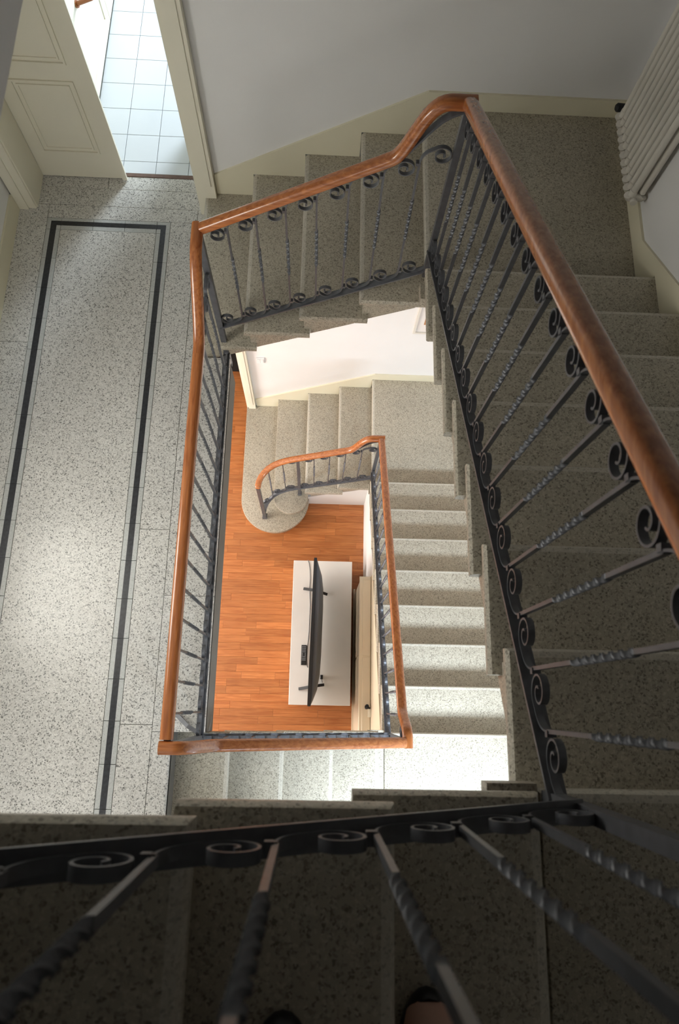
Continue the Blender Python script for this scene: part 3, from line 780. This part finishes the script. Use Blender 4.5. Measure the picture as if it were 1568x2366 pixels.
    ss = [0.018+(LC+o_-0.018)*i/n_ for i in range(n_+1)]; hp = []
    for s in ss:
        z = zC(s)+HH-0.023
        if s > LC-0.17: f_ = sm((s-(LC-0.17))/0.13); z = z*(1-f_)+level*f_
        hp.append(W(s, z))
    handrail(root, hp, Vector((0, 1, 0)), (int(n_*0.78),))
    post(root, RX0, RY0, F+18*r-0.12, level-0.02, 0.028)
rl = empty('stair_railing', (0.0, 1.0, r), 'wrought iron stair railing with wooden handrail along the lower stairs', 'railing')
flights(0.0, rl, True)
# level balustrade of the first floor
rm = empty('balustrade', (RX0, 1.0, Z1), 'wrought iron balustrade with wooden handrail at the edge of the terrazzo corridor', 'railing')
LBn = RY1-RY0
zA0 = Z1+(1+(RX0-xA[0])/tA)*r
gl = zA0+HH-(Z1+HL)
def zL(s): return Z1-0.012
W, rise = run(rm, (RX0, RY0), (0, 1), LBn, zL, 0.0, HL+0.012, 17, (0.46, gl, 0.06))
n_ = 90; ss = [0.03+(LBn+0.026-0.03)*i/n_ for i in range(n_+1)]
hp = [W(s, Z1+HL-0.023+rise(s)) for s in ss]
handrail(rm, hp, Vector((1, 0, 0)), (int(n_*0.77),))
# diagonal stay at the corner of the balustrade
for (dx, dy, zz) in ((-0.13, 0.09, 0.40),):
    q = MB(); q.ribbon([Vector((RX0, RY0+0.02, Z1+0.04)), Vector((RX0+dx*0.5, RY0+0.02+dy*0.4, Z1+0.03)), Vector((RX0+dx, RY0+0.02+dy, Z1+0.002))], 0.02, 0.006, Vector((0.57, 0.82, 0))); q.build('stay', 'iron', rm)
ru = empty('stair_railing', (0.0, 1.0, Z1), 'wrought iron stair railing with wooden handrail along the shaded upper stairs', 'railing')
flights(Z1, ru, False)

# ------------------------------------------------------------------ radiator
rad = empty('radiator', (1.46, 2.56, Z1+5*r), 'cream tall column radiator on the wall of the upper landing', 'radiator')
zb, zt_ = 4.075, 5.55
nsec = 11; y0 = 2.800; dy = 0.0462
for i in range(nsec):
    y = y0-i*dy; q = MB()
    for x in (1.434, 1.476): q.cyl((x, y, zb+0.03), (x, y, zt_-0.03), 0.0155, 12)
    # rounded headers
    for z in (zb, zt_):
        path = [(1.418, y, z+0.012 if z == zb else z-0.012), (1.424, y, z), (1.454, y, z), (1.484, y, z), (1.490, y, z+0.012 if z == zb else z-0.012)]
        q.sweep(path, [(0.0205*math.cos(2*PI*j/10), 0.021*math.sin(2*PI*j/10)) for j in range(10)], Vector((0, 1, 0)))
        q.cyl((1.434, y, zb+0.045), (1.434, y, zb), 0.018, 10) if z == zb else None
    q.build('section', 'radiator_paint', rad, True)
q = MB(); q.cyl((1.445, y0-(nsec-1)*dy-0.021, zb), (1.445, y0-(nsec-1)*dy-0.036, zb), 0.017, 12); q.build('end_plug', 'radiator_paint', rad, True)
q = MB(); q.cyl((1.454, y0+0.02, zb+0.01), (1.454, y0+0.062, zb+0.01), 0.010, 10); q.cyl((1.454, y0+0.05, zb+0.01), (1.42, y0+0.05, zb+0.01), 0.010, 10); vb = q.build('valve_body', 'brass', rad, True)
q = MB(); q.cyl((1.448, y0+0.05, zb+0.01), (1.412, y0+0.05, zb+0.012), 0.020, 14); q.cyl((1.412, y0+0.05, zb+0.012), (1.404, y0+0.05, zb+0.012), 0.020, 14, 0.013); vk = q.build('valve_knob', 'black_plastic', vb, True); vk['label'] = 'black valve knob'
for yy in (y0-0.05, y0-0.40):
    q = MB(); q.box((1.485, yy-0.012, zb+0.16), (XR_W-0.0003, yy+0.012, zb+0.185)); q.build('wall_bracket', 'radiator_paint', rad)

# ------------------------------------------------------------------ television, its cabinet and what lies on it
cab = empty('tv_cabinet', (0.07, 0.65, 0), 'low white lacquered television cabinet on the wooden floor', 'cabinet')
CX0_, CX1_, CY0_, CY1_, CZ = -0.205, 0.338, 0.002, 1.297, 0.45
q = MB(); q.box((CX0_+0.03, CY0_+0.03, 0.0), (CX1_-0.03, CY1_-0.03, 0.06)); q.build('plinth', 'white_lacquer', cab)
q = MB(); q.box((CX0_+0.02, CY0_, 0.0605), (CX1_, CY1_, CZ-0.0205)); q.build('body', 'white_lacquer', cab)
q = MB(); q.cbox((CX0_, CY0_, CZ-0.02), (CX1_, CY1_, CZ), 0.002); q.build('cabinet_top', 'white_lacquer', cab)
for k in range(2):
    q = MB(); ya = CY0_+0.004+k*0.647; q.box((CX0_+0.002, ya, 0.066), (CX0_+0.0195, ya+0.640, CZ-0.024)); q.build('drawer', 'white_lacquer', cab)
tv = empty('television', (0.01, 0.58, CZ), 'black flat television standing on two feet on the white cabinet', 'television')
ang = 0.0165
def T(x, y, z):   # slight turn about the middle of the screen
    dx, dyy = x, y-0.58
    return (0.0+dx*math.cos(ang)+dyy*math.sin(ang)-0.012, 0.58-dx*math.sin(ang)+dyy*math.cos(ang), z)
TW = 0.588; ZB, ZT = CZ+0.065, CZ+0.755
q = MB(); V = []
ys = [-TW, TW]
q.add([T(x, 0.58+yy, z) for z in (ZB, ZT) for x, yy in ((-0.012, -TW), (0.012, -TW), (0.012, TW), (-0.012, TW))], [(0, 3, 2, 1), (4, 5, 6, 7), (0, 1, 5, 4), (1, 2, 6, 5), (2, 3, 7, 6), (3, 0, 4, 7)])
q.build('panel', 'black_plastic', tv)
# bulged back shell: plan outline bowed like in the photograph
q = MB(); outl = [(0.0125, -TW+0.01)]
for yy, dd in ((-TW+0.05, 0.03), (-TW+0.13, 0.058), (-TW+0.24, 0.074), (-TW+0.40, 0.079), (TW-0.40, 0.079), (TW-0.24, 0.074), (TW-0.13, 0.058), (TW-0.05, 0.03)): outl.append((dd, yy))
outl.append((0.0125, TW-0.01)); n_ = len(outl); Vv = []
for z, f_ in ((ZB+0.01, 0.9), (ZB+0.05, 1.0), (ZT-0.10, 1.0), (ZT-0.03, 0.8), (ZT-0.008, 0.45)):
    for x, yy in outl: Vv.append(T(0.0125+(x-0.0125)*f_, 0.58+yy, z))
Ff = [tuple(range(n_)), tuple(4*n_+i for i in range(n_))]
for l in range(4):
    for i in range(n_): Ff.append((l*n_+i, l*n_+(i+1) % n_, (l+1)*n_+(i+1) % n_, (l+1)*n_+i))
q.add(Vv, Ff); q.build('back_shell', 'tv_shell', tv, True)
q = MB(); q.add([T(x, 0.58+yy, z) for z in (ZB+0.015, ZT-0.01) for x, yy in ((-0.0135, -TW+0.01), (-0.0123, -TW+0.01), (-0.0123, TW-0.01), (-0.0135, TW-0.01))], [(0, 3, 2, 1), (4, 5, 6, 7), (0, 1, 5, 4), (1, 2, 6, 5), (2, 3, 7, 6), (3, 0, 4, 7)]); q.build('screen', 'screen', tv)
for (xa, ya, xb, yb, ym) in ((-0.104, 1.032, 0.112, 0.984, 1.008), (-0.118, 0.138, 0.102, 0.178, 0.158)):
    q = MB(); m0 = Vector(((xa+xb)/2, (ya+yb)/2, CZ+0.075))
    for e in (Vector((xa, ya, CZ+0.007)), Vector((xb, yb, CZ+0.007))):
        q.sweep([e, e*0.82+m0*0.18+Vector((0, 0, 0.0)), e*0.35+m0*0.65, m0], [(-0.012, -0.006), (0.012, -0.006), (0.012, 0.006), (-0.012, 0.006)], Vector((0.15, 1, 0)))
    q.build('foot', 'black_plastic', tv)
rc = empty('remote_control', (-0.085, 0.433, CZ), 'small black remote control lying on the white cabinet', 'remote')
q = MB(); q.cbox((-0.108, 0.345, CZ), (-0.060, 0.521, CZ+0.018), 0.005); body = q.build('body', 'black_plastic', rc)
q = MB()
for i in range(3):
    for j in range(9):
        if j in (3, 4) and i == 1: continue
        x = -0.100+i*0.0125; y = 0.385+j*0.0145; q.cbox((x, y, CZ+0.018), (x+0.008, y+0.008, CZ+0.0195), 0.0006)
bt = q.build('buttons', 'grey_plastic', body); bt['kind'] = 'stuff'
cb = MB(); pts = [(-0.075, 1.303), (-0.062, 1.27), (-0.052, 1.21), (-0.047, 1.13), (-0.050, 1.05), (-0.047, 0.98), (-0.040, 0.88), (-0.043, 0.76), (-0.044, 0.64), (-0.050, 0.56), (-0.056, 0.48), (-0.058, 0.40), (-0.052, 0.34), (-0.040, 0.31)]
sm_pts = []
for i in range(len(pts)-1):
    for t in (0, 0.5): sm_pts.append((pts[i][0]*(1-t)+pts[i+1][0]*t, pts[i][1]*(1-t)+pts[i+1][1]*t, CZ+0.0035))
cb.sweep(sm_pts, [(0.0032*math.cos(2*PI*j/6), 0.0032*math.sin(2*PI*j/6)) for j in range(6)], Vector((1, 0, 0)))
tag(cb.build('power_cable', 'cable_grey', None, True), 'thin grey cable running along the television screen on the cabinet', 'cable')
pl = empty('plug_adapter', (0.09, 0.19, CZ), 'small black adapter behind the television foot', 'adapter')
q = MB(); q.cbox((0.068, 0.225, CZ), (0.092, 0.262, CZ+0.03), 0.004); q.build('body', 'black_plastic', pl)
q = MB(); q.cyl((0.082, 0.225, CZ+0.012), (0.088, 0.196, CZ+0.008), 0.004, 8); q.build('cord', 'cable_grey', pl)

# ------------------------------------------------------------------ small wall things of the ground floor
sw = empty('light_switch', (-0.55, YW, 1.13), 'white light switch on the wall by the ground floor door frame', 'switch')
q = MB(); q.prism([(-0.586, 1.09), (-0.514, 1.09), (-0.514, 1.185), (-0.586, 1.185)], 'y', YW-0.011, YW-0.0003); q.build('plate', 'switch_plastic', sw)
for k in range(2):
    q = MB(); q.box((-0.578+k*0.029, YW-0.0155, 1.108), (-0.552+k*0.029, YW-0.0115, 1.167)); q.build('rocker', 'switch_plastic', sw)
pc = empty('framed_picture', (0.98, YW, 1.70), 'pale framed picture with brown and dark blocks on the stair wall', 'picture')
def pr_(name, x0, z0, x1, z1, d0, d1, m, par=pc):
    q = MB(); q.box((x0, YW-d1, z0), (x1, YW-d0, z1)); return q.build(name, m, par)
px0, px1, pz0, pz1 = 0.742, 1.20, 1.715, 2.33
pr_('mount', px0+0.02, pz0+0.02, px1-0.02, pz1-0.02, 0.0005, 0.012, 'paper')
q = MB()
for (x0, z0, x1, z1) in ((px0, pz0, px0+0.02, pz1), (px1-0.02, pz0, px1, pz1), (px0+0.02, pz0, px1-0.02, pz0+0.02), (px0+0.02, pz1-0.02, px1-0.02, pz1)): q.box((x0, YW-0.022, z0), (x1, YW-0.0005, z1))
q.build('picture_frame', 'frame_wood', pc)
pr_('print_block', 0.815, 1.845, 1.06, 2.01, 0.0125, 0.0135, 'print_brown')
pr_('print_block', 0.862, 1.738, 1.06, 1.825, 0.0125, 0.0135, 'print_dark')

# ------------------------------------------------------------------ person standing on the dark upper steps
pe = empty('person', (0.09, -0.60, Z1+14*r), 'person in black flat shoes standing on the dark upper steps', 'person')
def loft(rings, n_=16):
    q = MB(); V = []; F = []
    for ring in rings: V += ring
    for l in range(len(rings)-1):
        for i in range(n_): F.append((l*n_+i, l*n_+(i+1) % n_, (l+1)*n_+(i+1) % n_, (l+1)*n_+i))
    F.append(tuple(range(n_))); F.append(tuple((len(rings)-1)*n_+i for i in range(n_)))
    return q.add(V, F)
def ell(c, u, v, a, b_, n_=16): return [Vector(c)+Vector(u)*a*math.cos(2*PI*i/n_)+Vector(v)*b_*math.sin(2*PI*i/n_) for i in range(n_)]
def leg(x, ytoe, z0, hip):
    X = Vector((1, 0, 0)); Zv = Vector((0, 0, 1)); Yv = Vector((0, 1, 0)); rings = []
    for (dy_, w_, h) in ((-0.004, 0.020, 0.018), (-0.016, 0.037, 0.028), (-0.04, 0.044, 0.034), (-0.08, 0.046, 0.038), (-0.12, 0.041, 0.042), (-0.155, 0.037, 0.055)):
        rings.append(ell((x, ytoe+0.006+dy_, z0+0.010+h*0.95), X, Zv, w_, h*0.95))
    rings.append(ell((x, ytoe-0.185, z0+0.075), X, Vector((0, -0.5, 0.87)), 0.036, 0.060))
    rings.append(ell((x, ytoe-0.205, z0+0.125), X, Vector((0, -0.95, 0.3)), 0.034, 0.042))
    for (h, ry, rx, yy) in ((0.18, 0.040, 0.036, -0.208), (0.28, 0.053, 0.047, -0.212), (0.36, 0.056, 0.050, -0.208), (0.44, 0.052, 0.050, -0.20), (0.50, 0.058, 0.056, -0.195)):
        rings.append(ell((x+(hip-x)*h*0.3, ytoe+yy, z0+h), X, -Yv, rx, ry))
    return loft(rings)
FEET = ((0.200, -0.452, Z1+14*r), (-0.028, -0.424, Z1+15*r))
body = MB()
for (x, yt, z0) in FEET:
    q = leg(x, yt, z0, 0.09); body.add(q.V, q.F)
lg = body.build('body', 'skin', pe, True)
for (x, yt, z0) in FEET:
    X = Vector((1, 0, 0)); Zv = Vector((0, 0, 1)); Yv = Vector((0, 1, 0))
    # flat shoe: sole and low sides around the foot
    outl = []
    for i in range(28):
        a = 2*PI*i/28; ca, sa = math.cos(a), math.sin(a)
        outl.append((0.050*ca*(1.0+0.10*sa), 0.128*sa))
    V = []; F = []; n_ = 28; cy = yt-0.115
    lay = [(1.0, 0.0), (1.03, 0.012), (1.02, 0.03), (0.97, 0.036), (0.90, 0.034), (0.93, 0.02), (0.9, 0.008)]
    for f_, z in lay: V += [(x+a*f_, cy+b_*f_*(1.0 if z < 0.03 else 0.985), z0+0.0005+z) for a, b_ in outl]
    for l in range(len(lay)-1):
        for i in range(n_): F.append((l*n_+i, l*n_+(i+1) % n_, (l+1)*n_+(i+1) % n_, (l+1)*n_+i))
    F.append(tuple(range(n_))); F.append(tuple((len(lay)-1)*n_+i for i in range(n_)))
    MB().add(V, F).build('shoe', 'black_leather', lg, True)
q = MB(); Zv = Vector((0, 0, 1)); rings = []
zz0 = Z1+14*r+0.46
for (h, a, b_, yy) in ((0, 0.20, 0.14, -0.66), (0.15, 0.20, 0.14, -0.65), (0.35, 0.19, 0.13, -0.64), (0.45, 0.18, 0.12, -0.64), (0.60, 0.14, 0.10, -0.64)):
    rings.append(ell((0.09, yy, zz0+h), Vector((1, 0, 0)), Vector((0, 1, 0)), a, b_))
loft(rings).build('skirt', 'dark_cloth', pe, True)
